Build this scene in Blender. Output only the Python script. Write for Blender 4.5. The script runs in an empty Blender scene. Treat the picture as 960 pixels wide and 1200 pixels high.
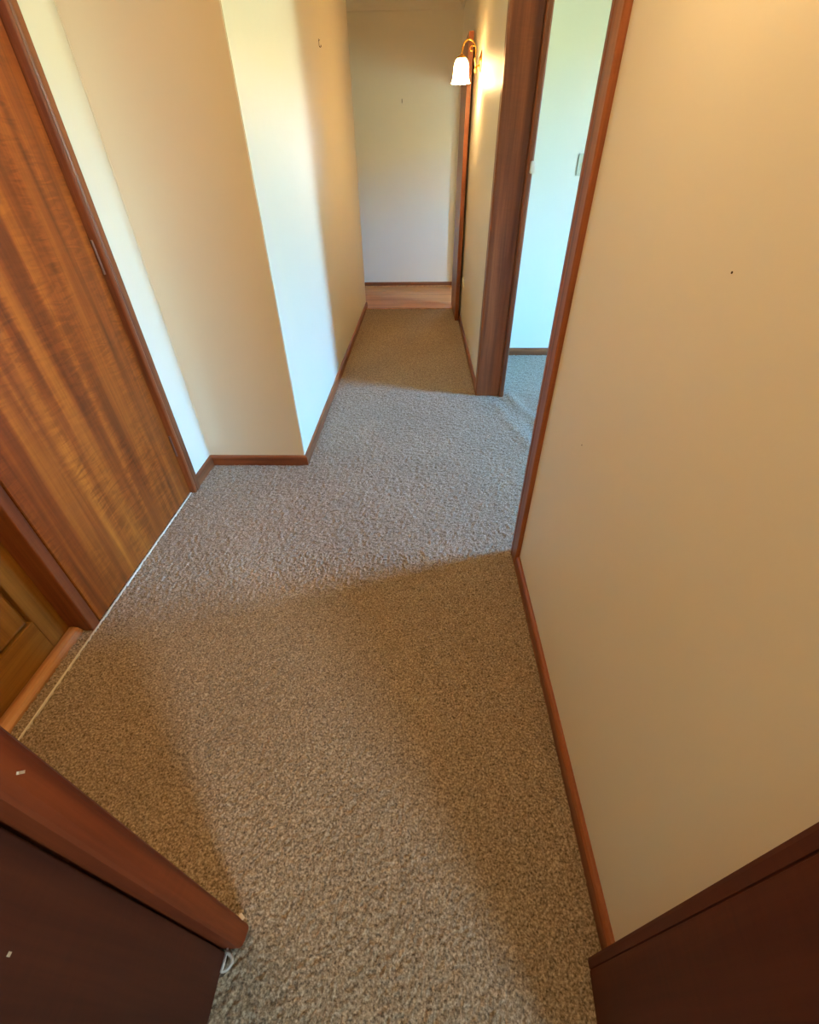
import bpy, bmesh, math, random
import numpy as np
from mathutils import Vector, Matrix

random.seed(7)
scene = bpy.context.scene
C = scene.collection

# ------------------------------------------------------------------ camera
cam_data = bpy.data.cameras.new('camera')
cam = bpy.data.objects.new('camera', cam_data)
C.objects.link(cam)
cam.matrix_world = Matrix(((0.999684, -0.00577, 0.023936, 0.0),
                           (0.022689, 0.624984, -0.78064, 0.0),
                           (-0.010776, 0.780616, 0.624523, 1.26),
                           (0, 0, 0, 1)))
cam_data.sensor_fit = 'VERTICAL'
cam_data.sensor_height = 24.0
cam_data.lens = 513.2 / 1200.0 * 24.0
cam_data.clip_start = 0.02
cam_data.clip_end = 200
scene.camera = cam

# ------------------------------------------------------------------ view, world
scene.view_settings.view_transform = 'Standard'
scene.view_settings.look = 'None'
scene.view_settings.gamma = 1.0
scene.view_settings.use_curve_mapping = False
scene.view_settings.exposure = 0.14
scene.cycles.use_denoising = True
scene.cycles.max_bounces = 10
scene.cycles.diffuse_bounces = 6
scene.cycles.sample_clamp_indirect = 6.0

world = bpy.data.worlds.new('sky')
scene.world = world
world.use_nodes = True
wn = world.node_tree.nodes['Background']
wn.inputs['Color'].default_value = (0.45, 0.68, 1.0, 1)
wn.inputs['Strength'].default_value = 0.2


def area(name, loc, target, sx, sy, color, power, spread=180):
    ld = bpy.data.lights.new(name, 'AREA')
    ld.shape = 'RECTANGLE'
    ld.size, ld.size_y = sx, sy
    ld.color = color
    ld.energy = power
    ld.spread = math.radians(spread)
    o = bpy.data.objects.new(name, ld)
    C.objects.link(o)
    o.location = loc
    d = Vector(target) - Vector(loc)
    o.rotation_euler = d.to_track_quat('-Z', 'Y').to_euler()
    return o


# daylight outside the windows: blue sky above, sunlit garden below
area('sky_light', (15.5, 3.0, 9.0), (0.0, 3.0, 9.0), 22.0, 10.8, (0.15, 0.48, 1.0), 116000)
area('garden_light', (15.5, 3.0, 0.3), (0.0, 3.0, 0.3), 22.0, 6.4, (0.76, 0.98, 0.70), 16000)
# daylight through the window of the room the camera stands in
area('window_daylight', (1.70, -2.45, 2.52), (-0.1, 0.3, 1.2), 0.7, 1.25, (0.52, 0.78, 1.0), 140)
# daylight through the far window, then the cross hall fill
area('far_window_daylight', (1.66, 9.25, 1.45), (0.3, 5.5, 0.8), 0.5, 1.1, (0.90, 0.94, 1.0), 60)
area('cross_hall_fill', (-3.1, 5.7, 1.4), (0.3, 5.9, 0.9), 0.8, 1.0, (0.84, 0.95, 1.0), 3)  # unseen weak fill, added to lift the corridor end wall

# ------------------------------------------------------------------ helpers


def setp(o, label=None, cat=None, group=None, kind=None):
    if label: o['label'] = label
    if cat: o['category'] = cat
    if group: o['group'] = group
    if kind: o['kind'] = kind
    return o


def link(name, bm, mat, parent=None, smooth=False, bevel=0.0, seg=2):
    if bevel:
        bmesh.ops.bevel(bm, geom=list(bm.edges), offset=bevel, segments=seg,
                        affect='EDGES', clamp_overlap=True)
    bmesh.ops.recalc_face_normals(bm, faces=list(bm.faces))
    me = bpy.data.meshes.new(name)
    bm.to_mesh(me)
    bm.free()
    if smooth:
        for p in me.polygons:
            p.use_smooth = True
    o = bpy.data.objects.new(name, me)
    if mat: me.materials.append(mat)
    C.objects.link(o)
    if parent: o.parent = parent
    return o


def empty(name, loc):
    o = bpy.data.objects.new(name, None)
    o.empty_display_size = 0.1
    C.objects.link(o)
    o.location = loc
    return o


def box(x0, x1, y0, y1, z0, z1, bm=None):
    bm = bm or bmesh.new()
    v = [bm.verts.new((x, y, z)) for z in (z0, z1) for y in (y0, y1) for x in (x0, x1)]
    for f in ((0, 2, 3, 1), (4, 5, 7, 6), (0, 1, 5, 4), (2, 6, 7, 3), (0, 4, 6, 2), (1, 3, 7, 5)):
        bm.faces.new([v[i] for i in f])
    return bm


def prism(poly, z0, z1, bm=None):
    bm = bm or bmesh.new()
    a = [bm.verts.new((x, y, z0)) for x, y in poly]
    b = [bm.verts.new((x, y, z1)) for x, y in poly]
    n = len(poly)
    bm.faces.new(a[::-1])
    bm.faces.new(b)
    for i in range(n):
        j = (i + 1) % n
        bm.faces.new((a[i], a[j], b[j], b[i]))
    return bm


def sweep(profile, path, bm=None, axis='z'):
    """profile (n, z) swept along a plan polyline with mitred corners; n is to the
    right of the direction of travel"""
    bm = bm or bmesh.new()
    P = [Vector(p) for p in path]
    rings = []
    for i, p in enumerate(P):
        ds = []
        if i > 0: ds.append((P[i] - P[i - 1]).normalized())
        if i < len(P) - 1: ds.append((P[i + 1] - P[i]).normalized())
        ns = [Vector((d.y, -d.x)) for d in ds]
        m = ns[0] if len(ns) == 1 else (ns[0] + ns[1]) / (1 + ns[0].dot(ns[1]))
        rings.append([bm.verts.new((p.x + m.x * n, p.y + m.y * n, z)) for n, z in profile])
    k = len(profile)
    for a, b in zip(rings, rings[1:]):
        for i in range(k):
            j = (i + 1) % k
            bm.faces.new((a[i], a[j], b[j], b[i]))
    bm.faces.new(rings[0])
    bm.faces.new(rings[-1][::-1])
    return bm


def tube(points, r, seg=10, bm=None, cap=True):
    bm = bm or bmesh.new()
    P = [Vector(p) for p in points]
    rr = r if isinstance(r, (list, tuple)) else [r] * len(P)
    rings = []
    up = Vector((0.31, 0.87, 0.12)).normalized()
    for i, p in enumerate(P):
        d = (P[min(i + 1, len(P) - 1)] - P[max(i - 1, 0)]).normalized()
        s = d.cross(up).normalized()
        t = s.cross(d).normalized()
        rings.append([bm.verts.new(p + (s * math.cos(a) + t * math.sin(a)) * rr[i])
                      for a in [2 * math.pi * k / seg for k in range(seg)]])
    for a, b in zip(rings, rings[1:]):
        for i in range(seg):
            j = (i + 1) % seg
            bm.faces.new((a[i], a[j], b[j], b[i]))
    if cap:
        bm.faces.new(rings[0][::-1])
        bm.faces.new(rings[-1])
    return bm


def lathe(profile, seg=32, bm=None, flute=0.0, nfl=12, dirv=(0, 0, 1), loc=(0, 0, 0)):
    """profile list of (r, h, flute weight)"""
    bm = bm or bmesh.new()
    q = Vector((0, 0, 1)).rotation_difference(Vector(dirv))
    rings = []
    for pr in profile:
        r, h = pr[0], pr[1]
        w = pr[2] if len(pr) > 2 else 0.0
        ring = []
        for k in range(seg):
            a = 2 * math.pi * k / seg
            rad = r * (1 + flute * w * math.cos(nfl * a))
            hh = h - w * flute * 0.04 * math.cos(nfl * a)
            ring.append(bm.verts.new(q @ Vector((rad * math.cos(a), rad * math.sin(a), hh)) + Vector(loc)))
        rings.append(ring)
    for a, b in zip(rings, rings[1:]):
        for i in range(seg):
            j = (i + 1) % seg
            bm.faces.new((a[i], a[j], b[j], b[i]))
    return bm


# ------------------------------------------------------------------ materials


class NT:
    def __init__(self, name):
        self.m = bpy.data.materials.new(name)
        self.m.use_nodes = True
        self.t = self.m.node_tree
        self.b = self.t.nodes['Principled BSDF']

    def n(self, typ, **kw):
        o = self.t.nodes.new(typ)
        for k, v in kw.items():
            if k.startswith('_'):
                setattr(o, k[1:], v)
            else:
                o.inputs[k].default_value = v
        return o

    def l(self, a, b):
        self.t.links.new(a, b)

    def ramp(self, fac, stops):
        r = self.t.nodes.new('ShaderNodeValToRGB')
        e = r.color_ramp.elements
        while len(e) < len(stops): e.new(0.5)
        for x, (p, c) in zip(e, stops):
            x.position = p
            x.color = (*c, 1)
        self.l(fac, r.inputs[0])
        return r.outputs[0]

    def mix(self, fac, a, b, mode='MIX'):
        o = self.t.nodes.new('ShaderNodeMix')
        o.data_type = 'RGBA'
        o.blend_type = mode
        for s, v in ((o.inputs[0], fac), (o.inputs[6], a), (o.inputs[7], b)):
            if isinstance(v, bpy.types.NodeSocket): self.l(v, s)
            elif isinstance(v, (int, float)): s.default_value = v
            else: s.default_value = (*v, 1)
        return o.outputs[2]


def srgb(r, g, b):
    f = lambda c: (c / 255 / 12.92) if c / 255 <= 0.04045 else ((c / 255 + 0.055) / 1.055) ** 2.4
    return (f(r), f(g), f(b))


def paint(name, col, rough=0.42, bump=0.05, spec=0.35):
    k = NT(name)
    tc = k.n('ShaderNodeTexCoord')
    n1 = k.n('ShaderNodeTexNoise', Scale=1.3, Detail=3.0)
    k.l(tc.outputs['Object'], n1.inputs['Vector'])
    dark = tuple(c * 0.93 for c in col)
    k.l(k.mix(n1.outputs[0], dark, col), k.b.inputs['Base Color'])
    n2 = k.n('ShaderNodeTexNoise', Scale=160.0, Detail=2.0)
    k.l(tc.outputs['Object'], n2.inputs['Vector'])
    n3 = k.n('ShaderNodeTexNoise', Scale=5.0, Detail=2.0)
    k.l(tc.outputs['Object'], n3.inputs['Vector'])
    b = k.n('ShaderNodeBump', Strength=bump, Distance=0.002)
    k.l(n2.outputs[0], b.inputs['Height'])
    b2 = k.n('ShaderNodeBump', Strength=0.12, Distance=0.01)
    k.l(n3.outputs[0], b2.inputs['Height'])
    k.l(b.outputs[0], b2.inputs['Normal'])
    k.l(b2.outputs[0], k.b.inputs['Normal'])
    k.b.inputs['Roughness'].default_value = rough
    k.b.inputs['Specular IOR Level'].default_value = spec
    return k.m


def wood(name, dark, mid, light, grain='z', width=1.0, rough=0.32, figure=0.35, coat=0.25):
    """grain runs along the given axis; streaks across it; cross figure (fiddleback)"""
    k = NT(name)
    tc = k.n('ShaderNodeTexCoord')
    # per-object offset so that pieces differ
    oi = k.n('ShaderNodeObjectInfo')
    vm = k.n('ShaderNodeVectorMath', _operation='MULTIPLY')
    k.l(oi.outputs['Random'], vm.inputs[0])
    vm.inputs[1].default_value = (7.3, 5.1, 9.7)
    add = k.n('ShaderNodeVectorMath', _operation='ADD')
    k.l(tc.outputs['Object'], add.inputs[0])
    k.l(vm.outputs[0], add.inputs[1])

    def mapped(sc_grain, sc_cross):
        m = k.n('ShaderNodeMapping')
        s = [sc_cross] * 3
        s['xyz'.index(grain)] = sc_grain
        m.inputs['Scale'].default_value = s
        k.l(add.outputs[0], m.inputs['Vector'])
        return m.outputs[0]
    n1 = k.n('ShaderNodeTexNoise', Scale=1.0, Detail=4.0, Distortion=0.35)
    k.l(mapped(0.7 * width, 17 * width), n1.inputs['Vector'])
    n2 = k.n('ShaderNodeTexNoise', Scale=1.0, Detail=5.0, Distortion=0.2)
    k.l(mapped(5 * width, 130 * width), n2.inputs['Vector'])
    n3 = k.n('ShaderNodeTexNoise', Scale=1.0, Detail=2.0, Distortion=1.2)
    k.l(mapped(58 * width, 11 * width), n3.inputs['Vector'])
    n4 = k.n('ShaderNodeTexNoise', Scale=1.0, Detail=1.0, Distortion=0.6)
    k.l(mapped(2.2 * width, 9 * width), n4.inputs['Vector'])
    base = k.ramp(n1.outputs[0], [(0.3, dark), (0.5, mid), (0.72, light)])
    fine = k.ramp(n2.outputs[0], [(0.35, (0.70, 0.64, 0.60)), (0.62, (1.06, 1.06, 1.06))])
    c = k.mix(0.4, base, fine, 'MULTIPLY')
    fig = k.ramp(n3.outputs[0], [(0.38, (0.66, 0.6, 0.55)), (0.62, (1.22, 1.2, 1.15))])
    patch = k.n('ShaderNodeMapRange', _clamp=True)
    for nm, vv in (('From Min', 0.38), ('From Max', 0.62), ('To Min', 0.15 * figure), ('To Max', figure)):
        patch.inputs[nm].default_value = vv
    k.l(n4.outputs[0], patch.inputs['Value'])
    c = k.mix(patch.outputs[0], c, fig, 'MULTIPLY')
    k.l(c, k.b.inputs['Base Color'])
    b = k.n('ShaderNodeBump', Strength=0.12, Distance=0.002)
    k.l(n2.outputs[0], b.inputs['Height'])
    k.l(b.outputs[0], k.b.inputs['Normal'])
    k.b.inputs['Roughness'].default_value = rough
    k.b.inputs['Specular IOR Level'].default_value = 0.35
    k.b.inputs['Coat Weight'].default_value = coat
    k.b.inputs['Coat Roughness'].default_value = 0.22
    return k.m


def plain(name, col, rough=0.5, metal=0.0):
    k = NT(name)
    tc = k.n('ShaderNodeTexCoord')
    n1 = k.n('ShaderNodeTexNoise', Scale=40.0, Detail=2.0)
    k.l(tc.outputs['Object'], n1.inputs['Vector'])
    k.l(k.mix(n1.outputs[0], tuple(c * 0.88 for c in col), col), k.b.inputs['Base Color'])
    k.b.inputs['Roughness'].default_value = rough
    k.b.inputs['Metallic'].default_value = metal
    return k.m


def carpet_mat():
    k = NT('carpet_twist_pile')
    tc = k.n('ShaderNodeTexCoord')
    n1 = k.n('ShaderNodeTexNoise', Scale=190.0, Detail=3.0, Roughness=0.65)
    k.l(tc.outputs['Object'], n1.inputs['Vector'])
    n2 = k.n('ShaderNodeTexNoise', Scale=2.2, Detail=3.0)
    k.l(tc.outputs['Object'], n2.inputs['Vector'])
    v = k.n('ShaderNodeTexVoronoi', Scale=210.0, Randomness=1.0)
    k.l(tc.outputs['Object'], v.inputs['Vector'])
    base = k.ramp(n1.outputs[0], [(0.31, srgb(84, 67, 50)), (0.50, srgb(152, 131, 107)), (0.70, srgb(200, 180, 156))])
    tuft = k.ramp(v.outputs['Distance'], [(0.1, (1.12, 1.12, 1.12)), (0.75, (0.55, 0.52, 0.48))])
    c = k.mix(0.50, base, tuft, 'MULTIPLY')
    wear = k.ramp(n2.outputs[0], [(0.35, (0.9, 0.89, 0.88)), (0.65, (1.0, 1.0, 1.0))])
    c = k.mix(1.0, c, wear, 'MULTIPLY')
    k.l(c, k.b.inputs['Base Color'])
    b = k.n('ShaderNodeBump', Strength=0.55, Distance=0.004)
    k.l(n1.outputs[0], b.inputs['Height'])
    k.l(b.outputs[0], k.b.inputs['Normal'])
    k.b.inputs['Roughness'].default_value = 1.0
    k.b.inputs['Specular IOR Level'].default_value = 0.1
    k.b.inputs['Sheen Weight'].default_value = 0.12
    k.b.inputs['Sheen Roughness'].default_value = 0.6
    return k.m


M_wall = paint('cream_wall_paint', srgb(234, 225, 203), rough=0.42)
M_ceil = paint('ceiling_paint', srgb(232, 222, 200), rough=0.7)
M_door = wood('sapele_veneer', srgb(98, 42, 12), srgb(144, 70, 20), srgb(180, 100, 31), 'z', 1.0, 0.36, 0.75, 0.25)
M_trim = wood('stained_trim', srgb(96, 48, 25), srgb(132, 73, 40), srgb(154, 90, 52), 'z', 1.6, 0.42, 0.15, 0.1)
M_trimx = wood('stained_trim_lengthwise', srgb(96, 48, 25), srgb(132, 73, 40), srgb(154, 90, 52), 'x', 1.6, 0.42, 0.15, 0.1)
M_trimy = wood('stained_trim_along_hall', srgb(96, 48, 25), srgb(132, 73, 40), srgb(154, 90, 52), 'y', 1.6, 0.42, 0.15, 0.1)
M_jamb = wood('red_stained_jamb', srgb(90, 32, 11), srgb(122, 50, 18), srgb(140, 64, 26), 'z', 1.3, 0.55, 0.2, 0.0)
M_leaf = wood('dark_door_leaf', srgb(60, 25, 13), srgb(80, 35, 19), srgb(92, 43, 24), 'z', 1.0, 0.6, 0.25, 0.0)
M_panel = wood('olive_brown_door', srgb(126, 80, 26), srgb(154, 102, 38), srgb(176, 122, 50), 'z', 1.2, 0.4, 0.1, 0.15)
M_panelx = wood('olive_brown_rail', srgb(126, 80, 26), srgb(154, 102, 38), srgb(176, 122, 50), 'y', 1.2, 0.4, 0.1, 0.15)
M_bead = wood('pale_sill_wood', srgb(150, 100, 60), srgb(178, 124, 78), srgb(198, 146, 96), 'y', 1.5, 0.5, 0.1, 0.0)
M_board = wood('floorboard_wood', srgb(158, 96, 46), srgb(190, 126, 68), srgb(212, 150, 90), 'x', 1.2, 0.42, 0.1, 0.05)
M_carpet = carpet_mat()
M_white = plain('white_plastic', srgb(236, 232, 220), 0.4)
M_strip = plain('carpet_edge_strip', srgb(226, 216, 196), 0.5)
M_brass = plain('polished_brass', srgb(214, 158, 74), 0.25, 1.0)
M_steel = plain('dull_steel', srgb(176, 172, 168), 0.4, 1.0)
M_bracket = plain('pale_worn_metal', srgb(196, 184, 174), 0.5, 0.25)
M_hinge = plain('tarnished_hinge_metal', srgb(150, 116, 104), 0.4, 0.9)
M_switch = plain('ivory_plastic', srgb(206, 200, 172), 0.45)
M_hook = plain('dark_hook_metal', srgb(92, 66, 36), 0.45, 0.8)
M_chip = plain('bare_wood_chip', srgb(214, 184, 150), 0.7)

# lit frosted glass shade and bulb (they give off light)
def lit_glass(name, col, strength):
    k = NT(name)
    tr = k.n('ShaderNodeBsdfTranslucent')
    tr.inputs['Color'].default_value = (0.95, 0.88, 0.75, 1)
    em = k.n('ShaderNodeEmission')
    em.inputs['Color'].default_value = (*col, 1)
    em.inputs['Strength'].default_value = strength
    ad = k.n('ShaderNodeAddShader')
    k.l(tr.outputs[0], ad.inputs[0])
    k.l(em.outputs[0], ad.inputs[1])
    k.l(ad.outputs[0], k.t.nodes['Material Output'].inputs['Surface'])
    return k.m


LAMP = (1.0, 0.665, 0.30)
M_shade = lit_glass('lit_frosted_glass', LAMP, 30.0)
M_shade2 = lit_glass('lit_frosted_glass_dimmer', LAMP, 5.5)
def lit_dome(name, strength):
    k = NT(name)
    em = k.n('ShaderNodeEmission')
    em.inputs['Color'].default_value = (*LAMP, 1)
    em.inputs['Strength'].default_value = strength
    k.l(em.outputs[0], k.t.nodes['Material Output'].inputs['Surface'])
    return k.m


M_dome = lit_dome('fill_ceiling_dome', 80.0)  # glow of the added fill domes
M_dome2 = lit_dome('fill_ceiling_dome_corridor', 16.0)
k = NT('glowing_bulb')
em = k.n('ShaderNodeEmission')
em.inputs['Color'].default_value = (1.0, 0.70, 0.36, 1)
em.inputs['Strength'].default_value = 60.0
k.l(em.outputs[0], k.t.nodes['Material Output'].inputs['Surface'])
M_bulb = k.m

# ------------------------------------------------------------------ setting: walls, ceiling
ZC = 2.46


def struct(name, bm, mat, label, **kw):
    o = link(name, bm, mat, **kw)
    setp(o, label, kind='structure')
    return o


XL, XA, XR = -0.612, -1.120, 0.390      # wall faces: corridor left, alcove, right
YA, YE, YB = 1.984, 5.22, 6.24          # alcove back, end of corridor left wall, back wall

bm = prism([(XL, YA), (XL, YE), (-0.732, YE), (-0.732, 2.10), (-1.24, 2.10), (-1.24, 1.735),
            (XA, 1.735), (XA, YA)], 0, ZC)
struct('wall_left', bm, M_wall, 'cream painted corner wall running from the alcove down the corridor', bevel=0.003)
bm = box(-1.26, XA, 0.02, 1.735, 2.045, ZC)
struct('wall_left_head', bm, M_wall, 'cream wall above the flush door and the panelled door')
bm = box(-3.3, -0.732, 5.10, YE, 0, ZC)
struct('wall_cross_hall', bm, M_wall, 'cream wall closing the near side of the cross hall')
bm = box(-3.3, 0.535, YB, 6.36, 0, ZC)
struct('wall_back', bm, M_wall, 'cream back wall at the end of the corridor above timber floor')
bm = box(-3.42, -3.3, 5.10, 6.36, 0, 0.85)
box(-3.42, -3.3, 5.10, 6.36, 1.95, ZC, bm)
box(-3.42, -3.3, 5.10, 5.25, 0.85, 1.95, bm)
box(-3.42, -3.3, 6.15, 6.36, 0.85, 1.95, bm)
struct('wall_entry', bm, M_wall, 'cream wall with an added opening for the fill light at the end of the cross hall')
bm = box(-0.95, -0.80, YE, YB, 2.04, ZC)  # unseen lintel added to cut the top of the cross hall light
struct('wall_light_cutoff', bm, M_wall, 'added unseen cream lintel cutting the light from the cross hall')
# right wall: near length, head over the wide opening, far length, head over far doorway
bm = box(XR, 0.535, 0.12, 1.335, 0, ZC)
struct('wall_right', bm, M_wall, 'cream painted wall beside the wide opening and the near doorway')
bm = box(XR, 0.535, 1.335, 2.875, 2.06, ZC)
struct('wall_right_head', bm, M_wall, 'cream wall over the wide opening')
bm = box(XR, 0.535, 2.875, 5.34, 0, ZC)
struct('wall_right_far', bm, M_wall, 'cream wall carrying the brass wall light between opening and folded door')
bm = box(XR, 0.535, 5.34, 6.19, 1.875, ZC)  # doorway head set low, out of view, to cut light on the end wall
box(XR, 0.535, 6.19, YB, 0, ZC, bm)
struct('wall_right_end', bm, M_wall, 'short end of the cream wall round the far doorway')
# right-hand room
bm = box(0.535, 3.62, 3.68, 3.80, 0, ZC)
struct('wall_side_room_back', bm, M_wall, 'bright cream wall of the side room seen through the wide opening')
bm = box(3.5, 3.62, -0.1, 1.70, 0, ZC)
box(3.5, 3.62, 2.50, 3.68, 0, ZC, bm)
box(3.5, 3.62, 1.70, 2.50, 0, 0.85, bm)
box(3.5, 3.62, 1.70, 2.50, 2.12, ZC, bm)
struct('wall_side_room_window', bm, M_wall, 'cream outer wall of the side room round its window')
bm = box(0.535, 3.62, -0.1, 0.0, 0, ZC)
struct('wall_side_room_near', bm, M_wall, 'cream near wall of the side room')
# far right room
bm = box(2.6, 2.72, 4.85, 9.3, 0, ZC)
box(2.6, 2.72, 3.80, 3.85, 0, ZC, bm)
box(2.6, 2.72, 3.85, 4.85, 0, 1.10, bm)
box(2.6, 2.72, 3.85, 4.85, 1.78, ZC, bm)
box(0.415, 0.535, 6.36, 9.3, 0, ZC, bm)
struct('wall_far_room', bm, M_wall, 'cream side walls of the room behind the far doorway')
bm = box(0.415, 1.36, 9.18, 9.30, 0, ZC)
box(1.96, 2.72, 9.18, 9.30, 0, ZC, bm)
box(1.36, 1.96, 9.18, 9.30, 0, 0.85, bm)
box(1.36, 1.96, 9.18, 9.30, 2.05, ZC, bm)
struct('wall_far_room_window', bm, M_wall, 'cream window wall of the room behind the far doorway')
# near end wall with the doorway the camera stands in
bm = box(-1.26, -0.425, 0.02, 0.125, 0, ZC)
box(0.372, 0.535, 0.02, 0.120, 0, ZC, bm)
box(-0.425, 0.372, 0.02, 0.120, 2.06, ZC, bm)
struct('wall_near', bm, M_wall, 'cream end wall round the doorway at the near end of the hall')
# camera's room: a higher ceiling with a window set high in its outer wall
ZN = 3.45
bm = box(-1.62, -1.5, -2.3, 0.02, 0, ZN)
box(2.9, 3.02, -2.3, -0.1, 0, ZN, bm)
box(-1.5, -1.26, 0.02, 0.12, 0, ZC, bm)
box(-1.62, 3.02, 0.02, 0.12, ZC, ZN, bm)
struct('wall_near_room', bm, M_wall, 'cream side walls of the room before the near doorway')
bm = box(-1.62, 1.35, -2.42, -2.3, 0, ZN)
box(2.05, 3.02, -2.42, -2.3, 0, ZN, bm)
box(1.35, 2.05, -2.42, -2.3, 0, 1.9, bm)
box(1.35, 2.05, -2.42, -2.3, 3.15, ZN, bm)
struct('wall_near_room_window', bm, M_wall, 'cream window wall of the room before the near doorway')
# closets behind the left doors
bm = box(-1.9, -1.8, 0.0, 1.86, 0, ZC)
box(-1.8, -1.24, 1.75, 1.86, 0, ZC, bm)
box(-1.8, -1.26, 0.0, 0.1, 0, ZC, bm)
struct('wall_closet', bm, M_wall, 'cream inner walls of the closets behind the doors')

bm = box(-3.5, 3.66, 0.02, 9.4, ZC, ZC + 0.12)
box(-1.7, 3.1, -2.42, 0.12, 3.45, 3.55, bm)
box(3.02, 3.66, -0.2, 0.02, ZC, ZC + 0.12, bm)
struct('ceiling', bm, M_ceil, 'pale painted ceiling')
# cornice across the back wall (only its lower edge shows)
cove = [(0, ZC - 0.075), (0.012, ZC - 0.075), (0.022, ZC - 0.055), (0.045, ZC - 0.028), (0.07, ZC - 0.012), (0.075, ZC), (0, ZC)]
bm = sweep(cove, [(XL, YA + 0.2), (XL, YE)])
sweep(cove, [(-0.8, YB), (XR, YB), (XR, 0.2)], bm)
struct('trim_1', bm, M_ceil, 'pale coved cornice along ceiling and cream walls')

# ------------------------------------------------------------------ floor: carpet
rng = np.random.default_rng(5)
LAT = rng.random((1024, 1024)).astype(np.float32)
LAT2 = rng.random((1024, 1024)).astype(np.float32)


def vnoise(u, v, L):
    iu, iv = np.floor(u).astype(int), np.floor(v).astype(int)
    fu, fv = u - iu, v - iv
    fu = fu * fu * (3 - 2 * fu)
    fv = fv * fv * (3 - 2 * fv)
    a, b = L[iu % 1024, iv % 1024], L[(iu + 1) % 1024, iv % 1024]
    c, d = L[iu % 1024, (iv + 1) % 1024], L[(iu + 1) % 1024, (iv + 1) % 1024]
    return (a * (1 - fu) + b * fu) * (1 - fv) + (c * (1 - fu) + d * fu) * fv


def pile(x, y):
    x = x + 40.0
    y = y + 40.0
    wx = (vnoise(x / 0.05, y / 0.05, LAT2) - 0.5) * 0.02
    wy = (vnoise(x / 0.05 + 77, y / 0.05 + 31, LAT2) - 0.5) * 0.02
    h = vnoise((x + wx) / 0.0058, (y + wy) / 0.0072, LAT) * 0.0082
    h = h + vnoise((x + wx) / 0.011 + 19, (y + wy) / 0.016 + 3, LAT2) * 0.0012
    h = h + (vnoise(x / 0.25, y / 0.25, LAT2) - 0.5) * 0.0020
    x = x - 40.0
    y = y - 40.0
    # loose fold where the carpet runs into the side room
    for (ax, ay, bx, by, hh, w) in ((0.60, 2.86, 0.74, 2.40, 0.010, 0.028), (0.70, 2.84, 0.66, 2.30, -0.006, 0.03),
                                    (0.50, 2.70, 0.62, 2.15, 0.007, 0.03)):
        dx, dy = bx - ax, by - ay
        t = np.clip(((x - ax) * dx + (y - ay) * dy) / (dx * dx + dy * dy), 0, 1)
        d2 = (x - ax - t * dx) ** 2 + (y - ay - t * dy) ** 2
        h = h + hh * np.exp(-d2 / (2 * w * w))
    return h - 0.0076


zones = [(-1.175, 0.50, -0.12, 1.30, 0.0027), (-1.15, 0.62, 1.30, 2.9, 0.0050), (-0.64, 0.42, 2.9, 5.15, 0.0075),
         (0.50, 0.62, 0.0, 1.30, 0.02), (0.62, 1.6, 1.6, 3.70, 0.0085), (1.6, 3.5, -0.05, 3.70, 0.06), (0.62, 1.6, -0.05, 1.6, 0.03),
         (0.42, 0.62, 2.9, 3.70, 0.0085), (-1.5, 2.95, -2.35, -0.12, 0.03)]
allv, allf, off = [], [], 0
for x0, x1, y0, y1, st in zones:
    nx, ny = max(2, int(round((x1 - x0) / st)) + 1), max(2, int(round((y1 - y0) / st)) + 1)
    X, Y = np.meshgrid(np.linspace(x0, x1, nx), np.linspace(y0, y1, ny), indexing='ij')
    Z = pile(X, Y)
    allv.append(np.stack([X, Y, Z], -1).reshape(-1, 3))
    I = np.arange(nx * ny).reshape(nx, ny)
    allf.append(np.stack([I[:-1, :-1], I[1:, :-1], I[1:, 1:], I[:-1, 1:]], -1).reshape(-1, 4) + off)
    off += nx * ny
V = np.concatenate(allv).astype(np.float32)
F = np.concatenate(allf).astype(np.int32)
me = bpy.data.meshes.new('floor')
me.vertices.add(len(V))
me.vertices.foreach_set('co', V.ravel())
me.loops.add(F.size)
me.loops.foreach_set('vertex_index', F.ravel())
me.polygons.add(len(F))
me.polygons.foreach_set('loop_start', np.arange(0, F.size, 4, dtype=np.int32))
me.polygons.foreach_set('loop_total', np.full(len(F), 4, dtype=np.int32))
me.polygons.foreach_set('use_smooth', np.ones(len(F), dtype=bool))
me.update()
me.validate()
me.materials.append(M_carpet)
floor = bpy.data.objects.new('floor', me)
C.objects.link(floor)
setp(floor, 'beige brown twist pile carpet over the hall and corridor', kind='structure')

bm = box(-3.5, 3.7, -3.3, 9.4, -0.12, -0.012)
struct('floor_slab', bm, M_bead, 'subfloor under carpet and timber')

# timber floor of the cross hall, board by board
tf = empty('floor_timber', (0, 5.15, 0))
setp(tf, 'honey brown timber floor boards beyond the carpet edge', kind='structure')
y = 5.155
wb = 0.086
while y < YB:
    y1 = min(y + wb, YB)
    o = link('floorboard', box(-3.3, 2.6, 0.0008, y1 - y - 0.0008, -0.012, random.uniform(-0.0008, 0.0004)), M_board, tf, bevel=0.0008, seg=1)
    o.location = (0, y - 5.15, 0)
    y = y1
bm = box(0.535, 2.6, 6.24, 9.3, -0.012, 0.0)
box(0.415, 2.6, 3.8, 5.155, -0.012, 0.0, bm)
struct('floor_far_room', bm, M_board, 'timber floor of the room behind the far doorway')
bm = box(-0.61, 0.39, 5.138, 5.156, -0.005, 0.004)
struct('trim_2', bm, M_bead, 'narrow timber strip where carpet meets the floor boards', bevel=0.002)

# ------------------------------------------------------------------ baseboards
BB = [(0, 0), (0.014, 0), (0.014, 0.040), (0.0125, 0.047), (0.009, 0.053), (0.004, 0.056), (0, 0.056)]


def baseboard(name, path, mat, label):
    return struct(name, sweep(BB, [(0, 0, )] and path), mat, label)


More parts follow.
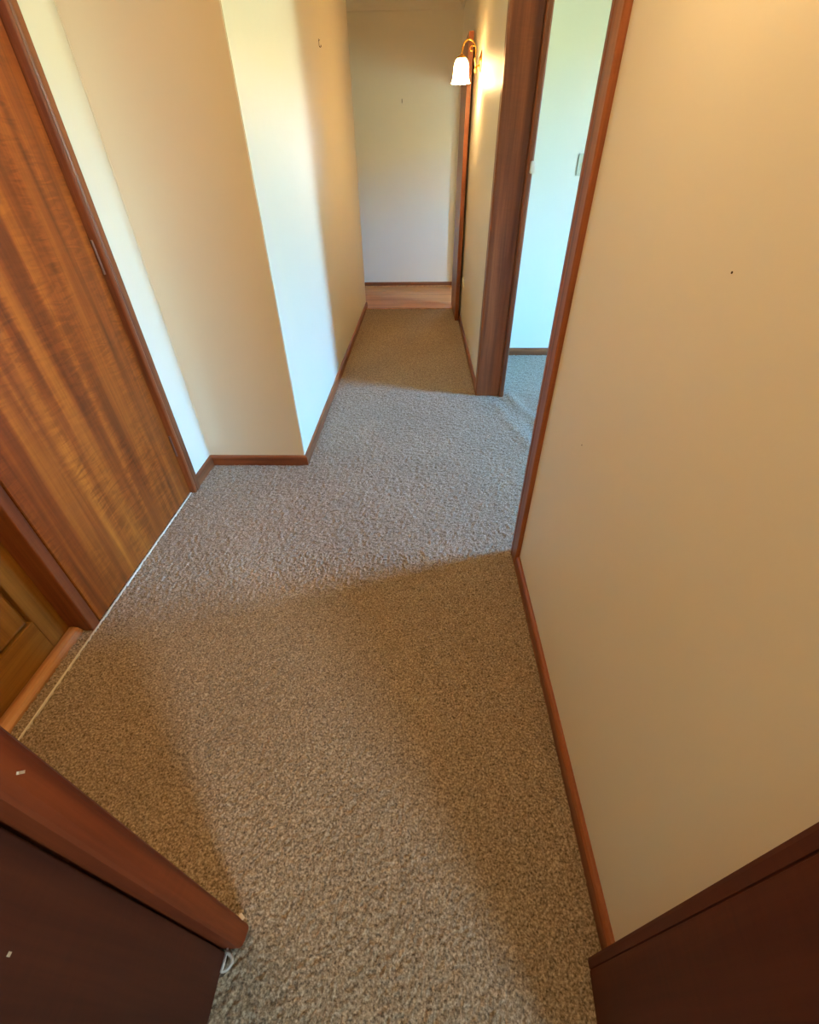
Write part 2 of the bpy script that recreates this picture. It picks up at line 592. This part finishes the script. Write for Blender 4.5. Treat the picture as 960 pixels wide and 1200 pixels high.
# mitred pieces share the whole path's mitres: build each with its own 45 degree ends
def base_piece(name, p, q, m0, m1, mat, label):
    """straight length p->q; m0/m1 = mitre shear at ends (+1 outer, -1 inner, 0 square)"""
    P, Q = Vector(p), Vector(q)
    d = (Q - P).normalized()
    n = Vector((d.y, -d.x))
    bm = bmesh.new()
    rings = []
    for R, s in ((P, -m0), (Q, m1)):
        rings.append([bm.verts.new((R.x + n.x * a + d.x * s * a, R.y + n.y * a + d.y * s * a, z - 0.003)) for a, z in BB])
    k = len(BB)
    for i in range(k):
        j = (i + 1) % k
        bm.faces.new((rings[0][i], rings[0][j], rings[1][j], rings[1][i]))
    bm.faces.new(rings[0])
    bm.faces.new(rings[1][::-1])
    return struct(name, bm, mat, label)


base_piece('baseboard_alcove_side', (XA, 1.776), (XA, YA), 0, -1, M_trimy, 'short red brown baseboard between door casing and alcove corner')
base_piece('baseboard_alcove', (XA, YA), (XL, YA), -1, 1, M_trimx, 'red brown baseboard across the alcove wall')
base_piece('baseboard_left', (XL, YA), (XL, YE), 1, 1, M_trimy, 'red brown baseboard along the blue lit corridor wall')
base_piece('baseboard_right_near', (XR, 1.318), (XR, 0.140), -0, 0, M_trimy, 'red brown baseboard along the near cream wall beside the carpet')
base_piece('baseboard_right', (XR, 5.30), (XR, 2.925), 0, 0, M_trimy, 'red brown baseboard under the brass wall light')
base_piece('baseboard_back', (-3.3, YB), (XR, YB), 0, 0, M_trimx, 'red brown baseboard of the corridor end wall')
base_piece('baseboard_side_room', (0.56, 3.68), (3.5, 3.68), 0, 0, M_trimx, 'red brown baseboard of the side room wall')
base_piece('baseboard_cross_hall', (-0.732, YE), (-3.3, YE), 1, 0, M_trimx, 'red brown baseboard round the corner in the cross hall')
bm = sweep([(0, 0), (0.026, 0), (0.024, 0.006), (0.018, 0.012), (0.014, 0.014), (0, 0.014)], [(-3.3, YB), (XR, YB)])
struct('trim_3', bm, M_bead, 'pale bead at the foot of the end wall baseboard')

# ------------------------------------------------------------------ left doors
# casing of the flush door: flat outer board with a rounded bead on its inner edge
casing = [(XA, 1.717), (XA - 0.012, 1.717), (XA - 0.012, 1.7175), (-1.108, 1.7175), (-1.104, 1.7185), (-1.1005, 1.722), (-1.0995, 1.727),
          (-1.1015, 1.732), (-1.105, 1.735), (-1.1035, 1.738), (-1.102, 1.742), (-1.102, 1.770), (-1.105, 1.775), (XA, 1.775)]
bm = prism(casing, 0, 2.11)
struct('trim_4', bm, M_trim, 'red brown casing between flush door and alcove')
bm = box(XA - 0.012, -1.102, 0.90, 1.717, 2.045, 2.11)
struct('trim_5', bm, M_trimy, 'red brown head casing over the flush door', bevel=0.003)
bm = prism([(-1.128, 0.9395), (-1.168, 0.9395), (-1.24, 0.9395), (-1.24, 0.907), (-1.162, 0.907), (-1.162, 0.9045), (-1.130, 0.9045), (-1.128, 0.9065)], 0, 2.05)
struct('trim_6', bm, M_trim, 'dark red brown post between flush door and panelled door', bevel=0.0008)

d1 = empty('door_1', (-1.128, 1.715, 0.006))
setp(d1, 'flush reddish veneered door in the hall with two small hinges', kind='structure')
o = link('leaf', box(-0.036, 0.0, -0.7695, -0.002, 0.0, 2.036), M_door, d1, bevel=0.0018)
for z in (0.255, 1.005, 1.80):
    bm = tube([(0.0045, 0.0, z - 0.052), (0.0045, 0.0, z + 0.052)], 0.0042, 10)
    for zz in (-0.022, 0.0, 0.022):
        tube([(0.0045, 0.0, z + zz - 0.0015), (0.0045, 0.0, z + zz + 0.0015)], 0.0047, 10, bm)
    h = link('hinge', bm, M_hinge, d1, smooth=False)
    h['label'] = 'small dull metal hinge knuckle'
# dark void behind the gaps
d2 = empty('door_2', (-1.21, 0.907, 0.0))
setp(d2, 'olive brown panelled door beside the flush door, set back from the hall', kind='structure')
# stiles, rails and raised panels (local: x outwards, y along wall negative, z up)
W2 = 0.74
link('stile', box(-0.035, 0.0, -0.080, -0.001, 0.010, 2.035), M_panel, d2, bevel=0.0015)
link('stile', box(-0.035, 0.0, -W2, -W2 + 0.09, 0.010, 2.035), M_panel, d2, bevel=0.0015)
link('rail', box(-0.035, 0.0, -W2 + 0.09, -0.080, 0.010, 0.150), M_panelx, d2, bevel=0.0015)
link('rail', box(-0.035, 0.0, -W2 + 0.09, -0.080, 0.95, 1.09), M_panelx, d2, bevel=0.0015)
link('rail', box(-0.035, 0.0, -W2 + 0.09, -0.080, 1.92, 2.035), M_panelx, d2, bevel=0.0015)


def raised_panel(y0, y1, z0, z1):
    bm = bmesh.new()
    rings = []
    for ins, x in ((0.0, -0.016), (0.004, -0.016), (0.010, -0.007), (0.016, -0.010), (0.0165, -0.002), (0.022, -0.001)):
        rings.append([bm.verts.new((x, y, z)) for y, z in ((y0 + ins, z0 + ins), (y1 - ins, z0 + ins), (y1 - ins, z1 - ins), (y0 + ins, z1 - ins))])
    back = [bm.verts.new((-0.03, y, z)) for y, z in ((y0, z0), (y1, z0), (y1, z1), (y0, z1))]
    rings = [back] + rings
    for a, b in zip(rings, rings[1:]):
        for i in range(4):
            j = (i + 1) % 4
            bm.faces.new((a[i], a[j], b[j], b[i]))
    bm.faces.new(rings[-1])
    bm.faces.new(back[::-1])
    return bm


link('panel', raised_panel(-W2 + 0.09, -0.080, 0.150, 0.95), M_panel, d2)
link('panel', raised_panel(-W2 + 0.09, -0.080, 1.09, 1.92), M_panel, d2)
# sill bead and carpet strip at the foot of the panelled door
prof = [(-1.212, -0.012), (-1.212, 0.014), (-1.204, 0.020), (-1.190, 0.021), (-1.176, 0.017), (-1.167, 0.007), (-1.166, -0.012)]
bm = bmesh.new()
a = [bm.verts.new((x, 0.165, z)) for x, z in prof]
b = [bm.verts.new((x, 0.9045, z)) for x, z in prof]
for i in range(len(prof)):
    j = (i + 1) % len(prof)
    bm.faces.new((a[i], a[j], b[j], b[i]))
bm.faces.new(a)
bm.faces.new(b[::-1])
struct('trim_7', bm, M_bead, 'pale rounded timber sill at the foot of the panelled door')
bm = box(-1.24, -1.13, 0.125, 0.166, 0, 2.05)
struct('trim_8', bm, M_trim, 'red brown post at the near side of the panelled door')
bm = box(-1.1295, -1.1235, 0.20, 1.716, -0.006, 0.0025)
struct('trim_9', bm, M_strip, 'thin white carpet edging strip along the foot of the doors', bevel=0.001, seg=1)
bm = box(-1.30, -1.13, 0.94, 1.72, -0.012, -0.004)
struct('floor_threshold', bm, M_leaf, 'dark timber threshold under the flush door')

# ------------------------------------------------------------------ wide opening on the right
arch_r = [(XR + 0.002, 1.235), (0.378, 1.235), (0.3745, 1.239), (0.3735, 1.290), (0.376, 1.296), (0.3735, 1.301), (0.3725, 1.312), (0.376, 1.318),
          (0.395, 1.3195), (0.560, 1.3195), (0.560, 1.345), (0.535, 1.345), (0.535, 1.335), (XR + 0.002, 1.335)]
bm = prism(arch_r, 0, 2.06)
struct('trim_10', bm, M_trim, 'red brown jamb and casing at the near side of the wide opening', bevel=0.0006, seg=1)
lin = [(0.378, 2.872), (0.378, 2.932), (XR, 2.932), (XR, 2.875), (0.530, 2.875), (0.530, 2.860), (0.386, 2.860)]
bm = prism([(0.3755, 2.866), (0.3785, 2.862), (0.386, 2.860), (0.5265, 2.860), (0.5265, 2.868), (0.5315, 2.868), (0.536, 2.890), (XR, 2.890), (XR, 2.930), (0.378, 2.930), (0.3755, 2.926)], 0, 2.06)
j2 = struct('trim_11', bm, M_trim, 'broad red brown jamb at the far side of the wide opening')
bm = prism([(0.5325, 2.872), (0.5325, 2.848), (0.536, 2.8425), (0.542, 2.8405), (0.556, 2.8405), (0.562, 2.843), (0.5645, 2.850), (0.5645, 2.935), (0.537, 2.935), (0.537, 2.872)], 0, 2.06)
st = link('stop', bm, M_trim, j2)
bm = box(0.5465, 0.572, 2.826, 2.8405, 1.206, 1.256)
o = link('strike_plate', bm, M_white, j2, bevel=0.003)
o['label'] = 'small white catch on the jamb edge'
bm = box(0.372, 0.395, 1.235, 2.930, 2.06, 2.13)
box(0.378, 0.562, 1.32, 2.86, 2.035, 2.06, bm)
struct('trim_12', bm, M_trimy, 'red brown head casing over the wide opening')

# ------------------------------------------------------------------ near doorway
nose = [(-0.430, 0.203), (-0.412, 0.1955), (-0.388, 0.1845), (-0.372, 0.1768), (-0.3630, 0.1725), (-0.3582, 0.1690), (-0.3565, 0.1645), (-0.3590, 0.146), (-0.3620, 0.138),
        (-0.366, 0.1345), (-0.393, 0.1325), (-0.400, 0.1325), (-0.430, 0.1325)]
bm = prism(nose, 0, 2.10)
j3 = struct('trim_13', bm, M_jamb, 'reddish rounded door jamb at the near doorway beside the open door')
bm = box(-0.001, 0.001, -0.0013, 0.0013, -0.004, 0.004)
o = link('chip', bm, M_chip, j3)
o.location = (-0.3575, 0.153, 0.835)
o.rotation_euler = (0.5, 0, 0.25)
o['label'] = 'pale chip in the stain'
bm = box(-0.0035, 0.0035, -0.006, 0.006, -0.002, 0.002)
o = link('chip', bm, M_chip, j3)
o.location = (-0.362, 0.175, 0.052)
o.rotation_euler = (0, 0.2, 0.9)
o['label'] = 'pale chip near the foot'
d3 = empty('door_3', (-0.391, 0.128, 0.0))
setp(d3, 'dark brown door leaf standing open beside the near doorway', kind='structure')
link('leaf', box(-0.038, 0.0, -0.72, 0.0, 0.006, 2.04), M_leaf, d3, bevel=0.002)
# D-shaped bracket at the foot of the leaf
pts = [(0.0, 0.000, 0.0), (0.0, -0.026, 0.0)]
arc = [(0.017 * math.sin(t), -0.013 + 0.013 * math.cos(t), 0.0) for t in [math.pi * i / 12 for i in range(13)]]
bm = tube(arc, 0.0034, 8)
tube([(0.0015, 0.008, 0), (0.0015, -0.013, 0), (0.0015, -0.028, 0)], [0.002, 0.0032, 0.0038], 8, bm)
o = link('foot_bracket', bm, M_bracket, d3, smooth=True)
o.location = (0.003, -0.002, 0.014)
o['label'] = 'pale metal D-shaped bracket'
bm = box(-0.0006, 0.0006, -0.0018, 0.0018, -0.002, 0.002)
o = link('chip', bm, M_chip, d3)
o.location = (0.0004, -0.074, 0.672)

rj = [(0.352, 0.1375), (0.3445, 0.1355), (0.343, 0.131), (0.343, 0.1205), (0.345, 0.1195), (0.345, 0.1185), (0.3425, 0.1175), (0.334, 0.030), (0.334, -0.12), (0.372, -0.12), (0.372, 0.1205), (0.412, 0.1205), (0.412, 0.1375)]
bm = prism(rj, 0, 2.10)
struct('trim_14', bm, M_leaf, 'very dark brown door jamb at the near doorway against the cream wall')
bm = box(-0.43, 0.412, 0.1205, 0.1385, 2.045, 2.11)
struct('trim_15', bm, M_trimx, 'dark brown head casing over the near doorway')

# ------------------------------------------------------------------ far door folded back, far doorway casing
d4 = empty('door_4', (0.353, 5.32, 0.008))
setp(d4, 'dark brown door folded back against the cream wall beyond the wall light', kind='structure')
link('leaf', box(-0.018, 0.018, -0.67, 0.0, 0.0, 1.985), M_trim, d4, bevel=0.002)
bm = tube([(0.0, 0.004, 0.95), (0.0, 0.004, 1.05)], 0.005, 10)
link('hinge', bm, M_steel, d4)
bm = box(0.374, XR, 5.29, 5.352, 0, 2.06)
box(0.374, XR, 5.29, 6.22, 1.875, 1.93, bm)
struct('trim_16', bm, M_trim, 'red brown casing of the far doorway behind the folded door')

# ------------------------------------------------------------------ wall sconce
def sconce(y, z, label, shade_mat, watts):
    """brass wall light: round backplate, swan-neck arm, scroll, bell glass shade"""
    r = empty('wall_sconce', (XR, y, z))
    setp(r, label, 'wall light', 'brass wall lights')
    # backplate: stepped oval disc on the wall
    bm = lathe([(0.0001, 0.016), (0.012, 0.016), (0.020, 0.011), (0.030, 0.008), (0.036, 0.004), (0.037, 0.0), (0.0001, 0.0)], 28, dirv=(-1, 0, 0))
    for v in bm.verts: v.co.z *= 1.45
    link('backplate', bm, M_brass, r, smooth=True)
    # arm: out from the plate, S-curve up and over, then down to the shade
    pts = []
    ctrl = [(-0.012, 0, -0.018), (-0.034, 0, -0.022), (-0.043, 0, 0.010), (-0.042, 0, 0.050), (-0.058, 0, 0.088), (-0.090, 0, 0.103), (-0.120, 0, 0.085), (-0.131, 0, 0.052), (-0.132, 0, 0.030)]
    P = [Vector(c) for c in ctrl]
    for i in range(len(P) - 1):
        p0, p1, p2, p3 = P[max(i - 1, 0)], P[i], P[i + 1], P[min(i + 2, len(P) - 1)]
        for s in range(6):
            t = s / 6
            pts.append(0.5 * ((2 * p1) + (p2 - p0) * t + (2 * p0 - 5 * p1 + 4 * p2 - p3) * t * t + (3 * p1 - p0 - 3 * p2 + p3) * t ** 3))
    pts.append(P[-1])
    link('arm', tube(pts, 0.0052, 10), M_brass, r, smooth=True)
    # scroll in the crook of the arm
    sp = []
    for i in range(22):
        a = i / 21 * 3.6 * math.pi / 2 + 0.2
        rr = 0.020 * (1 - i / 30)
        sp.append((-0.066 + rr * math.cos(a), 0, 0.058 + rr * math.sin(a)))
    link('scroll', tube(sp, 0.0032, 8), M_brass, r, smooth=True)
    bm = tube([(-0.034, 0, -0.022), (-0.039, 0, -0.042), (-0.036, 0, -0.056)], [0.005, 0.006, 0.003], 10)
    link('drop_finial', bm, M_brass, r, smooth=True)
    g = link('gallery', lathe([(0.0001, 0.036), (0.010, 0.036), (0.014, 0.030), (0.028, 0.024), (0.030, 0.014), (0.027, 0.012), (0.0001, 0.012)], 24, loc=(-0.132, 0, 0)), M_brass, r, smooth=True)
    # bell shade, flared and scalloped at the rim
    prof = [(0.026, 0.016, 0), (0.034, 0.010, 0.1), (0.043, -0.004, 0.2), (0.048, -0.026, 0.35), (0.0495, -0.050, 0.5), (0.051, -0.072, 0.7), (0.055, -0.090, 0.9), (0.062, -0.103, 1.0)]
    inner = [(p[0] - 0.003, p[1], p[2]) for p in prof[::-1]]
    sh = link('glass_shade', lathe(prof + inner, 72, flute=0.045, nfl=12, loc=(-0.132, 0, 0)), shade_mat, r, smooth=True)
    b = link('bulb', lathe([(0.0001, -0.075), (0.010, -0.072), (0.018, -0.060), (0.020, -0.046), (0.015, -0.028), (0.009, -0.014), (0.009, 0.010), (0.0001, 0.010)], 20, loc=(-0.132, 0, 0)), M_bulb, sh, smooth=True)
    ld = bpy.data.lights.new('bulb_light', 'POINT')
    ld.energy = watts
    ld.color = LAMP
    ld.shadow_soft_size = 0.03
    lo = bpy.data.objects.new('bulb_light', ld)
    C.objects.link(lo)
    lo.parent = sh
    lo.location = (-0.132, 0, -0.085)
    return r


sconce(4.15, 1.775, 'lit brass wall light with frosted bell shade beyond the wide opening', M_shade, 11.0)
sconce(0.78, 1.775, 'lit brass wall light above the near cream wall beside the near doorway', M_shade2, 1.9)

# ------------------------------------------------------------------ unseen ceiling lights added as warm fill (above the frame)
def fill_ceiling_light(x, y, label, dome_mat):
    cl = empty('fill_ceiling_light', (x, y, ZC))
    setp(cl, label, 'ceiling light', 'added ceiling fill lights')
    link('base', lathe([(0.0001, 0.0), (0.15, 0.0), (0.15, -0.022), (0.135, -0.026), (0.0001, -0.026)], 40), M_white, cl, smooth=False)
    link('glass_dome', lathe([(0.133, -0.026), (0.130, -0.045), (0.112, -0.070), (0.075, -0.088), (0.035, -0.095), (0.0001, -0.097)], 40), dome_mat, cl, smooth=True)


fill_ceiling_light(-0.55, 0.31, 'added round fill light, unseen, over the near hall carpet', M_dome)
fill_ceiling_light(-0.10, 2.25, 'added round fill light, unseen, over the carpet beside the wide opening', M_dome2)

# ------------------------------------------------------------------ small things on the walls
sw = empty('light_switch', (1.050, 3.68, 1.232))
setp(sw, 'pale switch plate on the bright side room wall', 'switch')
link('plate', box(-0.036, 0.036, -0.006, 0.0, -0.058, 0.058), M_switch, sw, bevel=0.003)
link('rocker', box(-0.008, 0.008, -0.013, -0.008, -0.014, 0.014), M_white, sw, bevel=0.002)
po = empty('power_outlet', (XR, 4.50, 0.385))
setp(po, 'white power outlet low on the wall before the folded door', 'outlet')
link('plate', box(-0.009, 0.0, -0.058, 0.058, -0.036, 0.036), M_white, po, bevel=0.003)
for yy in (-0.028, 0.028):
    link('rocker', box(-0.013, -0.009, yy - 0.006, yy + 0.006, 0.010, 0.028), M_white, po, bevel=0.0015)


def picture_hook(loc, rz, label):
    r = empty('picture_hook', loc)
    r.rotation_euler = (0, 0, rz)
    setp(r, label, 'hook', 'picture hooks left on the walls')
    link('plate', box(-0.003, 0.003, -0.0015, 0.0, -0.014, 0.016), M_hook, r, bevel=0.0006, seg=1)
    link('hook', tube([(0, -0.001, -0.014), (0, -0.006, -0.020), (0, -0.011, -0.017), (0, -0.012, -0.010)], 0.0018, 8), M_hook, r, smooth=True)
    link('nail', tube([(0, 0.004, 0.002), (0, -0.008, 0.012)], 0.0014, 8), M_steel, r)


picture_hook((XL, 3.72, 1.812), math.pi / 2, 'small dark picture hook high on the left corridor wall')
picture_hook((-0.214, YB, 1.755), 0.0, 'small dark picture hook on the shaded corridor end wall')
for (yy, zz, lb) in ((0.626, 1.147, 'tiny dark nail in the near cream wall, higher of two'), (0.936, 0.721, 'tiny dark nail in the near cream wall, lower of two')):
    o = link('nail', tube([(0.004, 0, 0), (-0.0008, 0, 0), (-0.0012, 0, 0)], [0.0012, 0.0016, 0.0008], 8), M_hook)
    o.location = (XR, yy, zz)
    setp(o, lb, 'nail', 'nails in the near wall')
